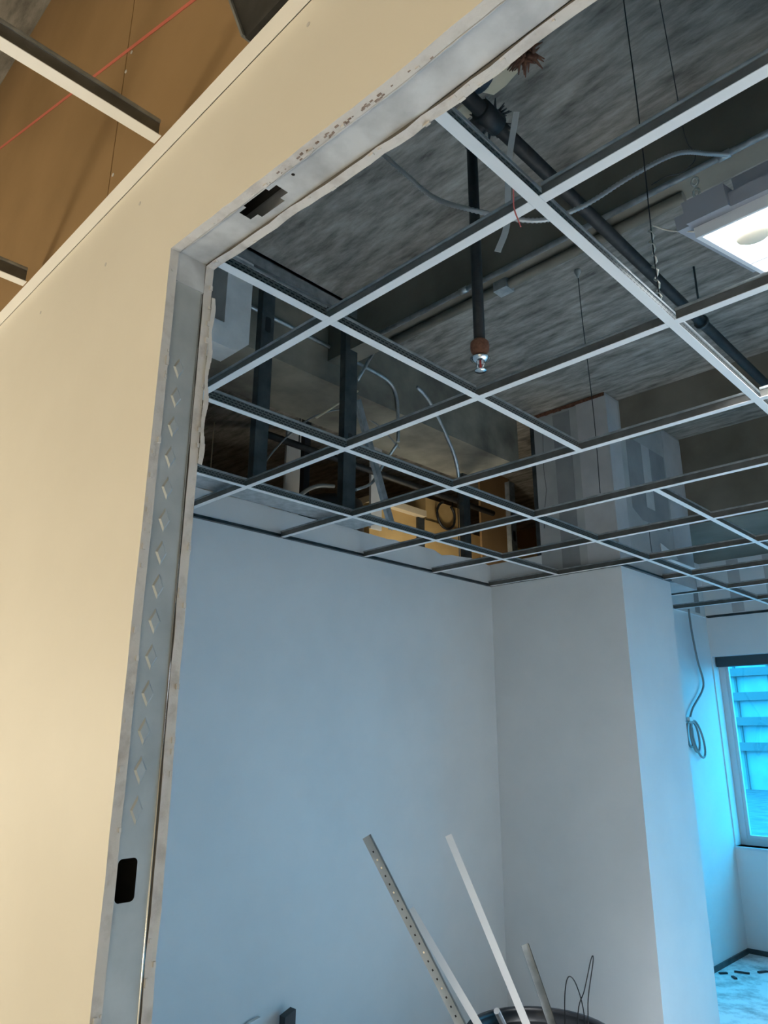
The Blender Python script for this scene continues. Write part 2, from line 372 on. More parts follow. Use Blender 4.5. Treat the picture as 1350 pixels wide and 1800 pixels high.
# long wall, short wall + column, recess wall
rag = []
y = PY1
while y < 4.30:
    rag.append((y, 1.145+random.uniform(-0.006, 0.006)+(0.0 if y < 3.55 else random.uniform(-0.015, 0.02)))); y += random.uniform(0.05, 0.16)
wl = MB().prism([(PY1, FL), (4.30, FL)]+[(4.30, 1.16)]+rag[::-1], 'x', XW-0.014, XW, 0, 1).build('wall_long', ['white_paint', 'gypsum_edge'])
struct(wl, 'long white drywall stopping just above the ceiling grid')
m = MB(); m.box(XW-0.10, XC, YC, YCE, FL, 0.998).box(XW-0.10, -2.575, YC, YC+0.02, 0.998, 1.15)
struct(m.build('wall_short', 'white_paint'), 'short white return wall and column beside the corner')
colu = thing('column_casing', 'drywall-cased column rising from the grid to the concrete slab', 'column', (-2.3, 4.6, 0.999))
m = MB(); m.prism([(-2.575, 0.999), (XC, 0.999), (XC, 2.160), (-2.02-0.06, 2.150), (-2.20, 2.148), (-2.30, 2.150), (-2.45, 2.140), (-2.575, 2.145)], 'y', YC, YC+0.19)
m.box(-2.575, XC, YC+0.19, 5.27, 0.999, 2.165); m.build('casing', 'grey_board', colu)
MB().box(-2.42, -2.29, YC-0.0015, YC, 1.02, 2.12).build('joint_band', 'joint_band', colu)
MB().box(-2.235, XC+0.001, YC-0.0022, YC, 1.02, 2.14).build('joint_compound', 'joint_compound', colu)
MB().box(XC, XC+0.0022, YC-0.002, YC+0.16, 1.02, 2.14).build('joint_compound', 'joint_compound', colu)
MB().prism([(4.36, 1.42), (4.50, 1.36), (4.66, 1.37), (4.78, 1.40), (4.90, 1.36), (4.94, 1.45), (4.94, 1.93), (4.36, 1.93)], 'x', XC, XC+0.0015).build('joint_band', 'joint_band', colu)
MB().box(XC, XC+0.003, 4.58, 4.70, 1.47, 1.93).build('joint_compound', 'joint_compound', colu)
MB().box(XC, XC+0.0022, 4.96, 5.27, 1.10, 2.15).build('joint_compound', 'joint_compound', colu)
m = MB(); m.tube(spline([(-2.50, YC-0.001, 2.10), (-2.515, YC-0.001, 1.75), (-2.505, YC-0.001, 1.60), (-2.53, YC-0.001, 1.45), (-2.54, YC-0.001, 1.33)], 4), 0.0016, 5); m.build('crack', 'wire_dark', colu)
m = MB(); m.tube(spline([(XC+0.002, 4.58, 1.36), (XC+0.002, 4.57, 1.25), (XC+0.002, 4.58, 1.15)], 4), 0.0018, 5); m.build('crack', 'wire_dark', colu)
m = MB()
for i in range(26):
    x = -2.575+i*0.0215; s_ = random.uniform(0.004, 0.010); m.box(x-0.010, x+0.012, YC-0.001, YC+0.004, 2.145-s_, 2.165)
o = m.build('firestop_caulk', 'rust', colu); o['kind'] = 'stuff'
struct(MB().box(XR-0.1, XR, YCE, YF, FL, 1.48).build('wall_recess', 'white_paint'), 'narrow white wall beside the window')
for i, y0 in enumerate((5.35, 6.38)): MB().box(XR, XR+0.002, y0, y0+0.10, 1.02, 1.48).build('joint_band', 'joint_band', bpy.data.objects['wall_recess'])
for i, (x0, dx) in enumerate(((-2.25, 0.10), (-1.95, 0.14), (-1.62, 0.06))): MB().box(x0, x0+dx, YF-0.002, YF, 1.02, 1.48).build('joint_compound', 'joint_compound', bpy.data.objects['wall_window'])

# concrete joists and beams
def conc(name, x0, x1, y0, y1, z0, z1, mt, label):
    return struct(MB().box(x0, x1, y0, y1, z0, z1).build(name, mt), label)
conc('trim_1', -2.72, XE, 2.30, 2.42, 1.935, SL, 'smooth_concrete', 'concrete joist crossing above the second row of the grid')
conc('trim_2', XC, XE, 4.31, 4.43, 1.915, SL, 'smooth_concrete', 'concrete joist running into the column')
conc('trim_3', -2.60, XE, 5.275, YF, 1.485, SL, 'smooth_concrete', 'deep concrete edge beam above the window wall')
conc('trim_4', -3.18, -2.70, PY1, 4.10, 1.815, SL, 'stained_concrete', 'stained concrete beam above the long wall')
conc('trim_5', XL, XE, 0.05, 0.17, 1.935, SL, 'smooth_concrete', 'concrete joist on the near side of the doorway')

# wall angles (thin L trims) around the grid
def angle_trim(n, a, b, inward, mt, mt2=None):
    a, b = Vector(a), Vector(b); iw = Vector(inward)
    m = MB(); t = 0.0012
    c = [a, b, b+iw*0.022, a+iw*0.022]
    for z0, z1 in ((HG, HG+t),):
        A = [m.bm.verts.new((p.x, p.y, z0)) for p in c]; B = [m.bm.verts.new((p.x, p.y, z1)) for p in c]
        m.bm.faces.new(A); m.bm.faces.new(B[::-1])
        for i in range(4): m.bm.faces.new((A[i], B[i], B[(i+1) % 4], A[(i+1) % 4]))
    c = [a, b, b+iw*t, a+iw*t]
    A = [m.bm.verts.new((p.x, p.y, HG)) for p in c]; B = [m.bm.verts.new((p.x, p.y, HG+0.022)) for p in c]
    m.bm.faces.new(A); m.bm.faces.new(B[::-1])
    for i in range(4): m.bm.faces.new((A[i], B[i], B[(i+1) % 4], A[(i+1) % 4]))
    return struct(m.build('trim_%d' % n, mt))
angle_trim(6, (XL, PY0, HG), (XE, PY0, HG), (0, -1, 0), 'tee_white')
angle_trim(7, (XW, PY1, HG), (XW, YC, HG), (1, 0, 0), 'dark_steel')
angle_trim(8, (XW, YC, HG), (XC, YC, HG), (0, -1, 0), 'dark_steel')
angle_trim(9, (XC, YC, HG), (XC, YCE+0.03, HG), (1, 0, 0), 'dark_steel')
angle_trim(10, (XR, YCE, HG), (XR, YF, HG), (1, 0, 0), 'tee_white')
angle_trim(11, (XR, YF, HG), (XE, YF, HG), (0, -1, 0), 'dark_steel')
angle_trim(12, (XW, PY1, HG), (XE, PY1, HG), (0, 1, 0), 'tee_white')
# floor tracks left along the bottom of the recess and window walls
struct(MB().box(XR, XR+0.012, YCE, YF, FL, FL+0.035).build('baseboard_recess', 'dark_steel'))
struct(MB().box(XR, XE, YF-0.012, YF, FL, FL+0.035).build('baseboard_window', 'dark_steel'))

# ------------------------------------------------------------------ ceiling grid
S = 0.6096
def AX(a): return -0.0053-a*S
def BY(b): return 0.4364+b*S
TEE = {}
def tee_mesh(L, hgt, along, slotted):
    """three meshes (flange, web, bulb) for a tee of length L starting at the origin"""
    key = (round(L, 3), hgt, along, slotted)
    if key in TEE: return TEE[key]
    out = []
    for nm, prof, mt in (('flange', [(-0.012, 0), (0.012, 0), (0.012, 0.0014), (-0.012, 0.0014)], 'tee_white'),
                         ('web', [(-0.0010, 0.0014), (0.0010, 0.0014), (0.0010, hgt-0.006), (-0.0010, hgt-0.006)], 'tee_web' if slotted else 'tee_web_plain'),
                         ('bulb', [(-0.0030, hgt-0.008), (0.0030, hgt-0.008), (0.0035, hgt-0.004), (0.0025, hgt), (-0.0025, hgt), (-0.0035, hgt-0.004)], 'galvanized')):
        bm_ = MB(); b = (L, 0, 0) if along == 'x' else (0, L, 0)
        bm_.profile((0, 0, 0), b, prof)
        if nm == 'web' and not slotted:      # lance holes and end clip
            k = 0.15
            while k < L-0.1:
                for q in (0, 0.04):
                    p0 = (k+q, 0, hgt*0.55) if along == 'x' else (0, k+q, hgt*0.55)
                    if along == 'x': bm_.box(k+q-0.004, k+q+0.004, -0.0014, 0.0014, hgt*0.5, hgt*0.62)
                    else: bm_.box(-0.0014, 0.0014, k+q-0.004, k+q+0.004, hgt*0.5, hgt*0.62)
                k += 0.305
        bmesh.ops.recalc_face_normals(bm_.bm, faces=bm_.bm.faces)
        me = bpy.data.meshes.new(nm); bm_.bm.to_mesh(me); bm_.bm.free(); me.materials.append(MATS[mt]); out.append((nm, me))
    TEE[key] = out; return out
def tee(name, label, p, L, hgt, along, slotted, group, cat='ceiling tee'):
    t = thing(name, label, cat, p, group)
    for nm, me in tee_mesh(L, hgt, along, slotted):
        o = bpy.data.objects.new(nm, me); COL.objects.link(o); o.parent = t; ORG[o.name] = Vector(p)
    return t
ORDN = ['zeroth', 'first', 'second', 'third', 'fourth', 'fifth', 'sixth', 'seventh', 'eighth', 'ninth']
G = 'white tees of the open ceiling grid'
tee('main_runner', 'long white main ceiling runner passing beside the lit light panel', (AX(1), PY1+0.001, HG), YF-PY1-0.002, 0.043, 'y', True, G)
tee('main_runner', 'long white main ceiling runner crossing the middle of the grid towards the column', (AX(3), PY1+0.001, HG), YF-PY1-0.002, 0.043, 'y', True, G)
tee('main_runner', 'white main ceiling runner beyond the lit light panel on the right', (AX(-1), PY1+0.001, HG), YF-PY1-0.002, 0.043, 'y', True, G)
EPS = 0.0125
for b in range(1, 10):
    y = BY(b)
    xl = (XW+0.002 if b <= 5 else (XW+0.002 if b == 6 else (XC+0.002 if b == 7 else XR+0.002)))
    if b == 6: y -= 0.002
    tee('cross_tee', 'white cross tee of the %s row from the doorway, running to the left wall' % ORDN[b], (xl, y, HG), AX(3)-EPS-xl, 0.038, 'x', False, G)
    tee('cross_tee', 'white cross tee of the %s row from the doorway, between the two main runners' % ORDN[b], (AX(3)+EPS, y, HG), AX(1)-AX(3)-2*EPS, 0.038, 'x', False, G)
    tee('cross_tee', 'white cross tee of the %s row from the doorway, right of the near main runner' % ORDN[b], (AX(1)+EPS, y, HG), AX(-1)-AX(1)-2*EPS, 0.038, 'x', False, G)
L2 = S-2*EPS
for b in range(1, 6):
    tee('short_tee', 'short white tee linking rows %s and %s near the long left wall' % (ORDN[b], ORDN[b+1]), (AX(4), BY(b)+EPS, HG), L2-(0.002 if b == 5 else 0), 0.038, 'y', True, G)
tee('short_tee', 'short white tee between door head and first row, left of the sprinkler drop', (AX(2), PY1+0.001, HG), BY(1)-EPS-PY1-0.001, 0.038, 'y', True, G)
for b in (1, 2, 4, 5, 6, 7, 8):
    tee('short_tee', 'short white tee linking rows %s and %s, midway between the main runners' % (ORDN[b], ORDN[b+1]), (AX(2), BY(b)+EPS, HG), L2, 0.038, 'y', b < 3, G)
# near-room tees meeting the partition
tee('bare_tee', 'bare white ceiling tee meeting the partition trim at top left', (-1.003, YN, HG+0.0014), PY0-0.024-YN, 0.043, 'y', False, 'tees on the near side of the doorway')
tee('bare_tee', 'white ceiling tee end showing at the left edge of the photo', (-1.613, YN, HG+0.0014), PY0-0.024-YN, 0.043, 'y', False, 'tees on the near side of the doorway')

# ------------------------------------------------------------------ bulkhead framing above the grid
def cstud(name, label, x, y0, y1, z0, z1, mt='dark_steel', slots=()):
    t = thing(name, label, 'metal stud', (x, (y0+y1)/2, z0), 'steel studs above the grid')
    MB().box(x-0.001, x+0.001, y0, y1, z0, z1).build('web', mt, t)
    MB().box(x-0.04, x, y0, y0+0.0015, z0, z1).build('flange', mt, t)
    MB().box(x-0.04, x, y1-0.0015, y1, z0, z1).build('flange', 'galvanized', t)
    for z in slots: MB().prism([(yy, zz) for yy, zz in rrect(((y0+y1)/2, z), 0.016, 0.04, 0.01)], 'x', x+0.001, x+0.002).build('service_slot', 'wire_dark', t)
    return t
cstud('steel_stud', 'dark steel stud nearest the jamb, hanging from slab to grid', -2.52, 1.735, 1.805, 1.035, 2.115, slots=(1.85,))
cstud('steel_stud', 'dark steel stud hanging in the middle of the left opening', -2.52, 2.268, 2.352, 1.035, 2.115, slots=(1.42,))
cstud('steel_stud', 'steel stud standing on the ragged top of the long wall', -3.05, 3.90, 3.975, 1.05, 1.80)
cstud('steel_stud', 'pale steel stud with an oblong slot beside the dark column side', -2.95, 4.33, 4.40, 1.105, 1.82, 'galvanized', slots=(1.40,))
cstud('steel_stud', 'dark steel stud half hidden behind the left jamb', -3.02, 1.60, 1.70, 1.16, 1.80)
tr = thing('ceiling_track', 'grey steel track fixed to the slab above the hanging studs', 'metal track', (-2.50, 1.5, 2.13))
m = MB(); m.box(-2.56, -2.47, 0.60, 2.30, 2.150, 2.169); m.build('web', 'galvanized', tr)
MB().box(-2.472, -2.470, 0.60, 2.30, 2.095, 2.169).build('flange', 'galvanized', tr); MB().box(-2.562, -2.560, 0.60, 2.30, 2.095, 2.169).build('flange', 'dark_steel', tr)
m = MB(); m.box(-2.70, -2.51, 1.10, 2.53, 1.032, 1.0345); m.box(-2.512, -2.51, 1.10, 2.53, 1.032, 1.06).box(-2.70, -2.698, 1.10, 2.53, 1.032, 1.06)
tag(m.build('bottom_track', 'galvanized', None, (-2.6, 1.8, 1.03)), 'wide galvanised bottom track under the hanging studs', 'metal track')
m = MB(); m.hull((-2.60, 2.44, 1.72), (-2.74, 2.86, 1.11), 0.05, 0.003, (1, 0.2, 0)); m.hull((-2.62, 2.43, 1.72), (-2.76, 2.85, 1.11), 0.003, 0.02, (1, 0.2, 0))
tag(m.build('brace', 'galvanized', None, (-2.74, 2.86, 1.11)), 'slanting steel brace beside the middle hanging stud', 'brace')

# ------------------------------------------------------------------ services above the grid
# sprinkler
sp = thing('sprinkler_drop', 'black sprinkler drop pipe with rusty coupling and chrome head', 'sprinkler', (-1.122, 1.533, 1.0))
c = (-1.122, 1.533)
MB().tube([(c[0], c[1], 1.085), (c[0], c[1], 1.83)], 0.0167, 16).build('pipe', 'black_pipe', sp)
MB().lathe(c, [(0.0167, 1.10), (0.021, 1.096), (0.0265, 1.090), (0.0275, 1.082), (0.0275, 1.070), (0.0255, 1.062), (0.021, 1.056), (0.018, 1.050)], 20).build('coupling', 'rust', sp)
hd = MB().lathe(c, [(0.0165, 1.056), (0.0165, 1.046), (0.029, 1.040), (0.029, 1.037), (0.020, 1.032), (0.013, 1.028)], 20).build('head', 'chrome', sp)
m = MB(); m.tube([(c[0]-0.013, c[1], 1.030), (c[0]-0.012, c[1], 1.015), (c[0]-0.003, c[1], 1.003)], 0.0025, 6); m.tube([(c[0]+0.013, c[1], 1.030), (c[0]+0.012, c[1], 1.015), (c[0]+0.003, c[1], 1.003)], 0.0025, 6); m.build('frame_arm', 'chrome', hd)
MB().tube([(c[0], c[1], 1.028), (c[0], c[1], 1.006)], 0.0035, 8).build('glass_bulb', 'red_glass', hd)
MB().lathe(c, [(0.004, 1.005), (0.017, 1.001), (0.017, 0.999), (0.003, 0.998)], 16).build('deflector', 'chrome', hd)
bp = thing('branch_pipe', 'black sprinkler branch pipe slung under the slab beside the main runner', 'pipe', (-1.05, 3.0, 1.86))
MB().tube([(-1.052, PY1+0.01, 1.865), (-1.052, 5.26, 1.865)], 0.024, 16).build('pipe', 'black_pipe', bp)
m = MB(); m.tube([(-1.052, 1.49, 1.865), (-1.052, 1.58, 1.865)], 0.034, 14); m.tube([(-1.052, 1.533, 1.865), (-1.122, 1.533, 1.862), (-1.122, 1.533, 1.80)], [0.03, 0.029, 0.022], 14); m.build('tee_fitting', 'black_pipe', bp)
for y in (1.10, 3.2, 4.9):
    m = MB(); m.tube([(-1.052, y, 1.90), (-1.052, y, SL)], 0.005, 6); m.tube([(-1.052, y-0.008, 1.865), (-1.052, y+0.008, 1.865)], 0.034, 14); m.build('hanger', 'dark_steel', bp)
# strap hanging by the drop
st = MB(); pts = spline([(-0.985, 1.59, 1.88), (-1.010, 1.575, 1.72), (-1.012, 1.56, 1.60), (-1.018, 1.55, 1.45), (-1.035, 1.52, 1.35)], 5)
for i in range(len(pts)-1): st.hull(pts[i], pts[i+1], 0.019, 0.0015, (0.6, -0.8, 0.1))
tag(st.build('metal_strap', 'white_plastic', None, (-1.02, 1.54, 1.35)), 'pale metal strap dangling behind the sprinkler drop pipe', 'strap')
# flexible conduit
fp = spline([(-1.60, 1.30, 2.10), (-1.464, 1.424, 1.95), (-1.355, 1.437, 1.80), (-1.248, 1.483, 1.65), (-1.09, 1.47, 1.50), (-0.947, 1.591, 1.45), (-0.851, 1.691, 1.50), (-0.751, 1.846, 1.65), (-0.667, 2.023, 1.80), (-0.619, 2.190, 1.88), (-0.585, 2.272, 1.908)], 26)
tag(MB().tube(fp, 0.0060, 8, ribbed=0.38).build('flexible_conduit', 'conduit_grey', None, (-0.95, 1.59, 1.45)), 'ribbed steel flexible conduit sagging across the ceiling void', 'conduit')
# straight conduits on the joist
m = MB(); m.tube([(-2.30, 2.286, 1.925), (XE-0.02, 2.286, 1.925)], 0.0115, 10)
o = thing('rigid_conduit', 'bright steel conduit clipped along the lower edge of the concrete joist', 'conduit', (-0.2, 2.286, 1.925)); m.build('tube', 'galvanized', o)
for x in (-1.75, -0.60, 0.4): MB().tube([(x-0.02, 2.286, 1.925), (x+0.02, 2.286, 1.925)], 0.015, 10).build('coupling', 'galvanized', o)
m = MB(); m.tube([(-2.30, 2.375, 1.913), (-0.78, 2.375, 1.913)], 0.022, 12)
o = thing('rigid_conduit', 'thicker brownish pipe strapped under the concrete joist', 'pipe', (-1.5, 2.375, 1.913)); m.build('tube', 'smooth_concrete', o)
MB().box(-1.63, -1.56, 2.345, 2.405, 1.888, 1.935).build('coupling', 'galvanized', o)
m = MB(); m.tube(spline([(-2.688, 1.55, 2.03), (-2.688, 2.20, 2.02), (-2.688, 2.55, 2.00), (-2.688, 2.76, 1.98), (-2.688, 2.83, 1.90), (-2.688, 2.842, 1.74), (-2.688, 2.842, 1.62)], 8), 0.0105, 8)
tag(m.build('bent_conduit', 'galvanized', None, (-2.688, 2.84, 1.62)), 'bent steel conduit on the stained beam, curving down', 'conduit')
m = MB(); m.tube([(-2.666, 2.62, 2.11), (-2.666, 2.49, 1.875)], 0.009, 8)
tag(m.build('conduit_stub', 'galvanized', None, (-2.685, 2.49, 1.875)), 'short slanting conduit stub crossing the bent conduit', 'conduit')
m = MB(); m.tube(spline([(-2.70, 3.02, 2.04), (-2.70, 3.10, 2.01), (-2.70, 3.19, 1.93), (-2.72, 3.40, 1.70), (-2.80, 3.55, 1.52)], 6), 0.012, 8)
tag(m.build('drop_conduit', 'galvanized', None, (-2.80, 3.55, 1.52)), 'conduit running down the stained beam left of the column', 'conduit')
m = MB(); m.tube([(-2.66, 2.20, 1.555), (-2.66, 2.49, 1.81)], 0.006, 6)
tag(m.build('wood_strip', 'pale_board', None, (-2.66, 2.2, 1.555)), 'thin pale strip slanting in front of the dark gap', 'strip')
m = MB(); m.tube(spline([(-2.70, 2.85, 1.615), (-2.80, 2.83, 1.50), (-2.82, 2.76, 1.38), (-2.80, 2.62, 1.30)], 6), 0.009, 8)
tag(m.build('armoured_cable', 'galvanized', None, (-2.66, 2.58, 1.32)), 'armoured cable curling from the bent conduit to the stud', 'cable')
m = MB(); m.tube(spline([(-2.85, 1.98, 1.15), (-2.88, 2.05, 1.32), (-2.90, 2.20, 1.52), (-2.90, 2.36, 1.68), (-2.90, 2.54, 1.79), (-2.90, 2.68, 1.83), (-2.90, 2.90, 1.80), (-2.92, 3.1, 1.72)], 8), 0.005, 6)
tag(m.build('loop_cable', 'cable_grey', None, (-2.85, 1.98, 1.15)), 'thin grey cable arching between the two hanging studs', 'cable')
# red inspection marks on the beam soffit
m = MB()
for (y, z) in ((0, 0), (0.035, 0.004), (0.055, -0.004)): m.hull((-2.86+y*0.2, 2.95+y, 1.8145), (-2.82+y*0.2, 2.985+y, 1.8145), 0.010, 0.001)
m.hull((-2.83, 3.00, 1.8145), (-2.79, 2.98, 1.8145), 0.010, 0.001)
o = m.build('red_mark', 'red_mark', bpy.data.objects['trim_4'])
# white duct elbow behind the jamb
m = MB(); m.prism([(1.15, 1.612), (1.58, 1.612), (1.638, 1.67), (1.638, 2.09), (1.505, 2.09), (1.505, 1.725), (1.15, 1.725)], 'x', -2.60, -2.47)
du = tag(m.build('duct_elbow', 'white_plastic', None, (-2.4, 1.5, 1.6)), 'white boxed elbow dropping from the slab behind the jamb', 'duct')
# slab clutter above the door head
m = MB(); pr = [(-1.004, 1.50), (-0.995, 1.60), (-1.014, 1.646), (-1.029, 1.684), (-1.09, 1.70), (-1.142, 1.702), (-1.167, 1.66), (-1.20, 1.58), (-1.20, 1.48), (-1.08, 1.44)]
m.prism(pr, 'z', 2.150, 2.168); tag(m.build('patch_board', 'pale_board', None, (-1.03, 1.55, 2.15)), 'pale torn board patch stuck to the slab above door head', 'board')
m = MB(); m.tube([(-1.10, 1.36, 2.07), (-1.095, 1.45, 2.07), (-1.09, 1.53, 2.07), (-1.088, 1.565, 2.07), (-1.087, 1.58, 2.07)], [0.075, 0.075, 0.07, 0.05, 0.015], 18); tag(m.build('pipe_sleeve', 'cloth_blue', None, (-1.05, 1.46, 2.0)), 'dark blue-grey rounded sleeve hanging below the slab patch', 'sleeve')
def clump(name, label, c, r, n, mt, seed):
    rnd = random.Random(seed); m = MB()
    for i in range(n):
        d = Vector((rnd.gauss(0, 1), rnd.gauss(0, 1), rnd.gauss(0, 0.6))).normalized(); p0 = Vector(c)+d*r*rnd.uniform(0, 0.6); d2 = Vector((rnd.gauss(0, 1), rnd.gauss(0, 1), rnd.gauss(0, .6))).normalized()
        m.tube([p0, p0+d2*r*0.4, p0+(d+d2)*r*0.6], [r*0.14, r*0.12, r*0.03], 5)
    return tag(m.build(name, mt, None, c), label, 'debris')
clump('fibre_clump', 'brown fibrous clump stuck to the slab beside the patch', (-0.962, 1.625, 2.13), 0.055, 60, 'rust', 3)
clump('sealant_clump', 'dark tarry clump wrapped round the sprinkler pipe fitting', (-1.09, 1.605, 1.925), 0.055, 60, 'black_pipe', 5)
m = MB(); m.box(-1.165, -1.115, 1.505, 1.555, 1.945, 1.955); tag(m.build('paper_scrap', 'pale_board', None, (-1.14, 1.53, 1.945)), 'small pale square scrap beside the sprinkler fitting', 'scrap')

# light panel hung askew above the grid
ang = math.atan2(0.184, 0.59)
lp = bpy.data.objects.new('light_panel', None); COL.objects.link(lp); lo = Vector((-0.527, 1.647, 1.200)); lp.location = lo+Vector((0, 0, Z0)); ORG[lp.name] = Vector((0, 0, 0))
lp.rotation_euler = (ang, 0, 0); tag(lp, 'lit white ceiling light panel hanging askew above the grid', 'light')
W_, D_ = 1.18, 0.605
MB().box(0.012, W_-0.012, 0.012, D_*0.70, -0.002, 0.004).build('diffuser', 'panel_glow', lp)
MB().box(0.012, W_-0.012, D_*0.715, D_-0.012, -0.002, 0.004).build('diffuser', 'panel_glow', lp)
m = MB(); m.box(0, W_, 0, 0.012, -0.006, 0.02).box(0, W_, D_-0.012, D_, -0.006, 0.02).box(0, 0.012, 0.012, D_-0.012, -0.006, 0.02).box(W_-0.012, W_, 0.012, D_-0.012, -0.006, 0.02).box(0.012, W_-0.012, D_*0.70, D_*0.715, -0.004, 0.01); m.build('frame', 'fixture_white', lp)
m = MB(); m.box(-0.03, W_+0.03, -0.03, D_+0.01, 0.02, 0.055).box(0.10, W_-0.1, 0.04, D_-0.06, 0.055, 0.11).box(0.0, 0.10, -0.05, 0.03, 0.02, 0.075); m.build('housing', 'fixture_body', lp)
MB().lathe((0.095, 0.155), [(0.001, -0.028), (0.025, -0.026), (0.040, -0.018), (0.046, -0.006), (0.046, -0.002)], 24).build('sensor_bowl', 'bowl_cream', lp)
d = bpy.data.lights.new('panel_light', 'AREA'); d.shape = 'RECTANGLE'; d.size = W_-0.06; d.size_y = D_-0.06; d.energy = PANEL_W; d.color = (0.95, 0.98, 1.0); d.spread = math.radians(85)
o = bpy.data.objects.new('panel_light', d); COL.objects.link(o); o.parent = lp; o.location = (W_/2, D_/2, -0.004)
# hanger wires and chains of the panel and runner
def wire(name, label, pts, r, mt, cat='wire', n=6, org=None):
    return tag(MB().tube(spline(pts, 6), r, n).build(name, mt, None, org or pts[-1]), label, cat)
wire('hanger_wire', 'thin dark hanger wire dropping plumb to the main runner', [(-0.615, 1.60, SL), (-0.612, 1.60, 1.6), (-0.615, 1.595, 1.20), (-0.615, 1.595, 1.034)], 0.0016, 'wire_dark')
wire('hanger_wire', 'slanting dark hanger wire ending in a loose hook below the joist', [(-0.575, 1.78, SL), (-0.62, 1.95, 2.03), (-0.66, 2.10, 1.92), (-0.655, 2.16, 1.87), (-0.70, 2.15, 1.83), (-0.745, 2.12, 1.82), (-0.79, 2.10, 1.80)], 0.0016, 'wire_dark')
wire('hanger_wire', 'hanger wire dropping from a clip on the slab, left of near runner', [(-1.469, 2.831, SL), (-1.466, 2.832, 1.9), (-1.46, 2.85, 1.4), (-1.47, 2.865, 1.03)], 0.0018, 'wire_dark')
m = MB(); m.lathe((-1.469, 2.831), [(0.016, SL), (0.016, SL-0.012), (0.008, SL-0.03), (0.003, SL-0.045)], 10); tag(m.build('slab_clip', 'galvanized', None, (-1.469, 2.831, SL)), 'small steel clip on the slab holding a hanger wire', 'clip')
# twisted bright wire tail on the main runner
pts = [(-0.618+0.006*math.sin(k*1.3), 1.60+0.006*math.cos(k*1.3), 1.035+0.0075*k) for k in range(28)]
tag(MB().tube(pts, [0.0022+0.0012*(k % 2) for k in range(28)], 6).build('twisted_wire', 'wire_bright', None, pts[0]), 'bright twisted wire tail standing on the near main runner', 'wire')
wire('support_rod', 'thin bright rod reaching sideways to the light panel corner', [(-0.612, 1.600, 1.252), (-0.58, 1.63, 1.235), (-0.528, 1.650, 1.215)], 0.002, 'wire_bright')
for k in range(3):
    pts = [(-0.515+0.008*math.cos(t*math.pi/5), 1.665, 1.30+0.035*k+0.012*math.sin(t*math.pi/5)) for t in range(11)]
    tag(MB().tube(pts, 0.0032, 6).build('chain_link', 'wire_bright', None, pts[0]), 'bright %s chain link above the corner of the light panel' % ('lowest', 'middle', 'topmost')[k], 'chain link', 'chain links above the light panel')
wire('pink_string', 'pink string knotted on the near main runner, dangling below it', [(-0.635, 0.995, 1.030), (-0.628, 0.985, 0.987), (-0.632, 0.99, 0.955), (-0.630, 1.00, 0.930), (-0.626, 1.0, 0.915)], 0.0014, 'pink_string', 'string')
# loose bracket plate on the column side
m = MB(); m.prism([(4.72, 1.245), (4.735, 1.13), (4.98, 1.17), (4.95, 1.20)], 'x', XC+0.003, XC+0.008); m.box(XC+0.003, XC+0.06, 4.735, 5.18, 1.125, 1.130)
tag(m.build('bracket_plate', 'tee_white', None, (XC, 4.8, 1.13)), 'bright white angle plate fixed to the column above the grid', 'plate')

# dark metal bracket standing on the trim at the very top of the frame
du2 = thing('wall_bracket', 'dark metal bracket standing on the wall trim at the top edge', 'bracket', (-0.70, 0.463, HG+0.023))
MB().prism([(-0.748, HG+0.024), (-0.60, HG+0.024), (-0.60, 1.42), (-0.80, 1.42), (-0.86, 1.29)], 'y', 0.4545, PY0).build('plate', 'duct_dark', du2)
MB().hull((-0.750, 0.458, HG+0.026), (-0.862, 0.458, 1.29), 0.004, 0.018, (0, 1, 0)).build('folded_edge', 'galvanized', du2)

# ------------------------------------------------------------------ neighbouring void beyond the long wall
nb = thing('insulated_duct', 'tan insulated duct box glimpsed above the long wall', 'duct', (-3.9, 4.3, 1.15))
MB().box(-4.5, -3.72, 3.62, 5.9, 1.18, 1.66).build('body', 'tan_wrap', nb)
MB().box(-4.5, -3.66, 3.60, 4.20, 1.66, 1.71).build('lid', 'pale_board', nb)
MB().box(-4.4, -3.74, 4.28, 4.72, 1.66, 1.86).build('upper_box', 'tan_wrap', nb)
MB().box(-3.72, -3.70, 4.14, 4.22, 1.18, 1.655).build('strap', 'dark_steel', nb)
for y in (3.75, 5.2): MB().tube([(-4.2, y, 1.66), (-4.2, y, SL)], 0.006, 6).build('hanger', 'dark_steel', nb)
nb2 = MB().tube([(-4.3, 2.6, 1.62), (-4.3, 2.6, SL)], 0.005, 6).tube([(-4.3, 3.3, 1.62), (-4.3, 3.3, SL)], 0.005, 6).box(-4.7, -4.02, 2.4, 3.5, 1.12, 1.62); tag(nb2.build('pale_crate', 'pale_board', None, (-3.9, 2.6, 1.12)), 'pale lit box seen low between the hanging studs', 'box')
m = MB(); m.lathe((-3.60, 3.14), [(0.20, 1.16), (0.225, 1.20), (0.225, 1.48), (0.21, 1.52), (0.12, 1.53)], 28); tag(m.build('round_drum', 'black_plastic', None, (-3.55, 3.02, 1.16)), 'black round drum behind the middle hanging stud', 'drum')
m = MB(); m.tube(spline([(-3.40, 2.62, 1.30), (-3.40, 2.72, 1.44), (-3.40, 2.84, 1.52), (-3.40, 2.98, 1.555)], 6), 0.014, 8); tag(m.build('hose', 'cable_grey', None, (-3.45, 2.68, 1.40)), 'grey hose arching over the black drum', 'hose')
m = MB(); m.tube([(-3.706, 4.50+0.115*math.cos(t*math.pi/10), 1.745+0.115*math.sin(t*math.pi/10)) for t in range(6, 24)], 0.011, 8); tag(m.build('black_hose_loop', 'black_plastic', None, (-3.728, 4.5, 1.65)), 'black hose loop in front of the tan duct', 'hose')
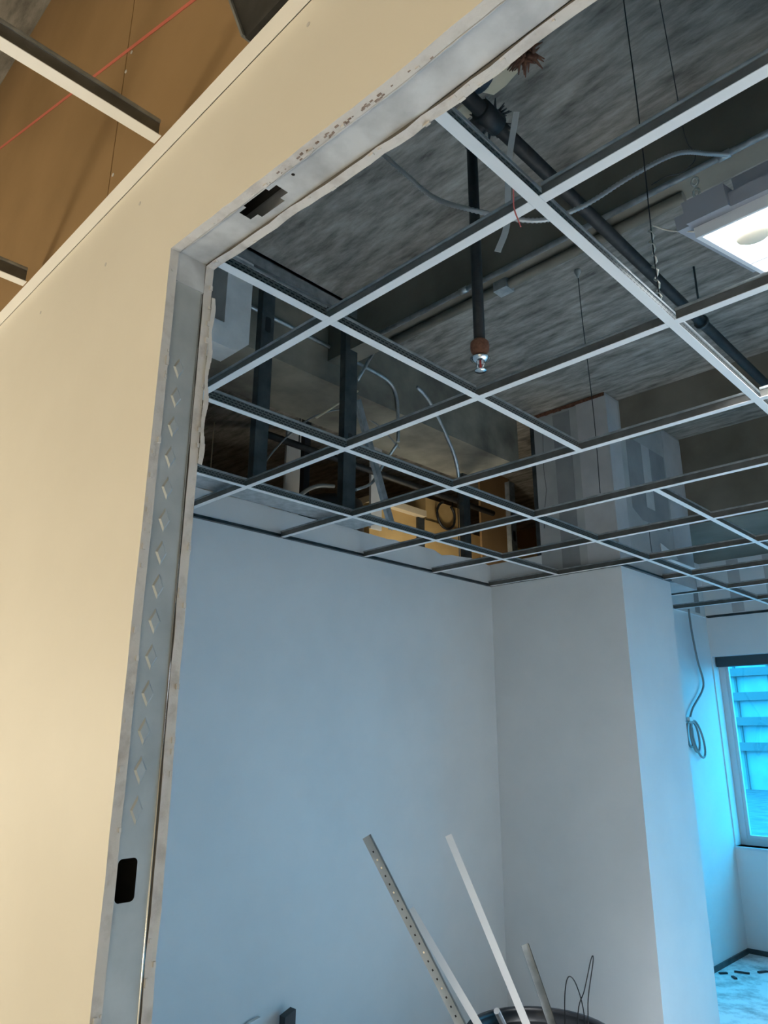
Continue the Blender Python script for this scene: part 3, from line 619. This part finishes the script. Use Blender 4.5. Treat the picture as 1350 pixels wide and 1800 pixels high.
m = MB(); m.box(-3.62, -3.58, 2.87, 2.92, 1.15, SL-0.001); tag(m.build('black_post', 'black_plastic', None, (-3.6, 2.73, 1.15)), 'narrow black post left of the round drum', 'post')
for i, (x, y0, y1, lab) in enumerate(((-3.95, 3.0, 3.13, 'pale narrow board upright left of the black post'), (-3.55, 3.47, 3.58, 'pale narrow board upright right of the drum'))):
    tag(MB().box(x-0.02, x, y0, y1, 1.4, 2.165).build('upright_board', 'white_paint', None, (x, y0, 1.4)), lab, 'board')
dkp = MB().tube([(-3.3, 2.3, 1.70), (-3.3, 4.6, 1.70)], 0.022, 10).tube([(-3.3, 2.6, 1.70), (-3.3, 2.6, SL)], 0.004, 6).tube([(-3.3, 4.2, 1.70), (-3.3, 4.2, SL)], 0.004, 6)
tag(dkp.build('dark_pipe', 'black_pipe', None, (-3.3, 3.5, 1.66)), 'dark pipe running level behind the stained beam', 'pipe')
tag(MB().box(-3.5, -3.48, 4.68, 5.1, 1.1, SL-0.001).build('brown_board', 'kraft_board', None, (-3.5, 4.4, 1.1)), 'brown board behind the slotted stud', 'board')
struct(MB().box(-2.62, -2.58, YC+0.02, 5.27, 1.10, SL).build('wall_column_back', 'dark_steel'))
# unseen work bulbs, added to account for the warm light in both rooms
def bulb(name, label, p, r, watts, col):
    t = thing(name, label, 'added light', p)
    MB().lathe((p[0], p[1]), [(0.002, p[2]-r), (r*0.7, p[2]-r*0.7), (r, p[2]), (r*0.75, p[2]+r*0.7), (r*0.35, p[2]+r*1.2)], 16).build('bulb', 'bulb_glow', t)  # glass of the added unseen bulb
    MB().tube([(p[0], p[1], p[2]+r*1.2), (p[0], p[1], p[2]+r*2.0)], r*0.4, 10).build('unseen_bulb_socket', 'black_plastic', t)
    MB().tube([(p[0], p[1], p[2]+r*2.0), (p[0], p[1], SL)], 0.004, 6).build('unseen_bulb_cord', 'black_plastic', t)
    d = bpy.data.lights.new(name+'_glow', 'POINT'); d.energy = watts; d.color = col; d.shadow_soft_size = max(0.08, r*1.9)
    o = bpy.data.objects.new(name+'_glow', d); COL.objects.link(o); o.parent = t; o.location = (0, 0, -r*3.0-0.02)
    return t
bulb('unseen_hanging_bulb', 'added unseen warm work bulb in the room behind the long wall', (-3.22, 4.05, 0.98), 0.03, NEIGH_W, WARM)
bulb('unseen_work_bulb', 'added unseen warm work bulb left of the doorway on its near side', (-2.9, -0.95, 0.25), 0.12, BULB_W, WARM)
bulb('unseen_work_bulb', 'added unseen warm work bulb behind and right of the doorway', (0.55, -1.9, 0.0), 0.08, BULB2_W, WARM)

# ------------------------------------------------------------------ things in the room
# coiled cable by the window
cx = XR+0.03
cp = [(cx, 6.164, 1.02), (cx, 6.164, 0.951), (cx, 6.174, 0.828), (cx, 6.221, 0.598), (cx, 6.289, 0.44), (cx, 6.236, 0.345), (cx, 6.01, 0.204), (cx, 5.914, 0.103)]
def loop(cy, cz, ry, rz, tilt, n=14):
    out = []
    for k in range(n+1):
        a = math.pi/2+2*math.pi*k/n; y_, z_ = ry*math.cos(a), rz*math.sin(a)
        out.append((cx+0.006*math.sin(a), cy+y_*math.cos(tilt)+z_*math.sin(tilt), cz-y_*math.sin(tilt)+z_*math.cos(tilt)))
    return out
cp2 = loop(5.90, 0.005, 0.055, 0.095, -0.2)+loop(5.99, -0.015, 0.075, 0.120, -0.45)+loop(6.05, -0.03, 0.085, 0.165, -0.65)
cc = thing('coiled_cable', 'grey cable hanging from the grid and looped beside the window', 'cable', (cx, 6.0, -0.15))
MB().tube(spline(cp, 8), 0.0085, 8).build('drop', 'cable_grey', cc)
MB().tube(spline(cp2, 4), 0.0085, 8).build('loops', 'cable_grey', cc)
MB().tube(spline([(cx, 5.92, 0.10), (cx, 5.80, 0.085), (cx, 5.66, 0.03), (cx, 5.55, 0.0)], 6), 0.0085, 8).build('tail', 'cable_grey', cc)
MB().box(cx-0.012, cx+0.012, 5.90, 5.97, 0.105, 0.135).build('tie', 'white_plastic', cc)

# bin with offcuts
bc = (-1.485, 2.205)
bn = thing('rubbish_bin', 'black round rubbish bin full of metal offcuts', 'bin', (bc[0], bc[1], FL))
MB().lathe(bc, [(0.175, FL), (0.19, FL+0.05), (0.222, -0.92), (0.225, -0.915), (0.216, -0.915), (0.185, FL+0.055), (0.17, FL+0.02)], 40).build('body', 'black_plastic', bn)
MB().lathe(bc, [(0.222, -0.925), (0.236, -0.920), (0.238, -0.890), (0.232, -0.880), (0.214, -0.880), (0.212, -0.890), (0.216, -0.92)], 40).build('rim', 'black_plastic', bn)
def bar(name, label, T, Mv, zend, prof, mt, roll, cat, parts=None):
    T, Mv = Vector(T), Vector(Mv); d = (Mv-T)/(T.z-Mv.z); B = T+d*(T.z-zend)
    t = thing(name, label, cat, tuple(B))
    for nm, pf, mm in parts: MB().profile(B, T, pf, roll).build(nm, mm, t)
    return t, B, T
TO_CAM = (0.6, -0.75, 0.25)
t, B, T = bar('angle_offcut', 'grey perforated steel angle leaning tallest on the left of bin', (-1.9241, 1.8836, -0.33), (-1.655, 2.055, -0.88), -1.56, None, None, TO_CAM, 'metal angle',
    parts=(('leg', [(-0.024, 0.0), (0.002, 0.0), (0.002, 0.0015), (-0.024, 0.0015)], 'galvanized_stud'), ('leg', [(0.002, 0.0), (0.0035, 0.0), (0.009, 0.018), (0.0075, 0.0185)], 'galvanized')))
dirv = (B-T).normalized()
k = 0.05
while k < 0.75:
    p = T+dirv*k; side = dirv.cross(Vector(TO_CAM)).normalized(); upv = side.cross(dirv).normalized()
    MB().hull(p+side*0.011+upv*0.0022, p+side*0.011+upv*0.0022+dirv*0.006, 0.005, 0.001, TO_CAM).build('punched_hole', 'wire_dark' if random.random() < 0.6 else 'chrome', t)
    k += 0.028
FLANGE = [(-0.012, 0.0), (0.012, 0.0), (0.012, 0.0015), (-0.012, 0.0015)]
WEB = [(-0.001, -0.034), (0.001, -0.034), (0.001, 0.0), (-0.001, 0.0)]
bar('tee_offcut', 'white tee offcut leaning beside the perforated angle', (-1.9089, 2.0766, -0.58), (-1.6661, 2.1238, -0.88), -1.30, None, None, TO_CAM, 'tee offcut', parts=(('flange', FLANGE, 'tee_white'), ('web', WEB, 'galvanized')))
bar('tee_offcut', 'tall white tee offcut standing in the middle of the bin', (-1.7877, 2.1427, -0.34), (-1.5574, 2.2328, -0.88), -1.36, None, None, TO_CAM, 'tee offcut', parts=(('flange', FLANGE, 'tee_white'), ('web', [(0.0115, -0.030), (0.0125, -0.030), (0.0125, 0.0), (0.0115, 0.0)], 'galvanized')))
bar('channel_offcut', 'short grey steel channel standing at the right of bin', (-1.5623, 2.251, -0.66), (-1.4998, 2.2905, -0.88), -1.36, None, None, TO_CAM, 'metal channel',
    parts=(('web', [(-0.012, 0.0), (0.012, 0.0), (0.012, 0.0012), (-0.012, 0.0012)], 'galvanized'), ('flange', [(-0.013, 0.0), (-0.012, 0.0), (-0.012, 0.018), (-0.013, 0.018)], 'track_steel'), ('flange', [(0.012, 0.0), (0.013, 0.0), (0.013, 0.018), (0.012, 0.018)], 'dark_steel')))
bar('rod_offcut', 'short shiny tube offcut poking over the bin rim', (-1.5766, 2.1054, -0.82), (-1.6022, 2.1879, -0.90), -1.08, None, None, TO_CAM, 'tube', parts=(('tube', [(0.010*math.cos(a*math.pi/4), 0.010*math.sin(a*math.pi/4)) for a in range(8)], 'track_steel'),))
wire('wire_loop', 'dark wire loop rising from the bin, lower of two', [(-1.44, 2.262, -1.0), (-1.431, 2.261, -0.824), (-1.414, 2.247, -0.751), (-1.400, 2.247, -0.720), (-1.390, 2.263, -0.734), (-1.387, 2.291, -0.793), (-1.389, 2.305, -0.86), (-1.39, 2.30, -1.0)], 0.0018, 'wire_dark')
wire('wire_loop', 'dark wire hairpin rising from the bin, taller of two', [(-1.41, 2.28, -1.0), (-1.400, 2.287, -0.827), (-1.373, 2.289, -0.759), (-1.340, 2.285, -0.668), (-1.336, 2.290, -0.672), (-1.366, 2.298, -0.776), (-1.374, 2.300, -0.84), (-1.38, 2.29, -1.0)], 0.0018, 'wire_dark')
# black object top and white scrap low at the long wall
m = MB(); m.prism([(2.36, FL), (2.42, FL), (2.42, -1.185), (2.36, -1.205)], 'x', -2.97, -2.93); tag(m.build('black_offcut', 'black_plastic', None, (-2.95, 2.39, FL)), 'black upright strip standing against the long wall at bottom', 'strip')
m = MB(); m.prism([(2.12, FL), (2.26, FL), (2.26, -1.19), (2.20, -1.20), (2.19, -1.215), (2.12, -1.205)], 'x', -2.995, -2.975); tag(m.build('board_offcut', 'white_paint', None, (-2.98, 2.2, FL)), 'white board scrap leaning on the long wall at bottom', 'board')
# scraps on the far floor
SCR = [(-2.31, 5.86, 2.4, 0.05, 'at the lower right corner of the photo'), (-2.44, 5.90, 0.9, 0.06, 'tucked beside the column edge'), (-2.38, 6.02, 0.3, 0.10, 'nearest the recess wall'), (-2.25, 6.12, 1.1, 0.08, 'in the middle of the pale floor patch'), (-2.12, 6.30, 0.6, 0.07, 'closest to the window wall')]
for x, y, a, L_, lab in SCR:
    tag(MB().hull((x, y, FL+0.006), (x+L_*math.cos(a), y+L_*math.sin(a), FL+0.006), 0.02, 0.01).build('floor_scrap', 'black_plastic', None, (x, y, FL)), 'small dark scrap on the dusty floor, %s' % lab, 'scrap', 'scraps on the far floor')

# ------------------------------------------------------------------ outside the window
o = struct(MB().box(-90, 60, 7.5, 160, FL-2.6, FL-2.5).build('ground_outside', 'roof_gravel'))
fb = thing('office_block', 'distant banded office block seen through the window', 'building', (-22, 64, FL-2.5))
MB().box(-75, 30, 64.6, 72, FL-2.5, 8.4).build('glazing', 'facade_glass', fb)
for k in range(7): MB().box(-75, 30, 64.0, 64.6, -1.2+k*1.95, -0.55+k*1.95).build('floor_band', 'facade_slab', fb)
for k in range(40): MB().box(-75+k*2.62, -74.85+k*2.62, 64.35, 64.6, FL-2.5, 8.4).build('mullion', 'facade_slab', fb)
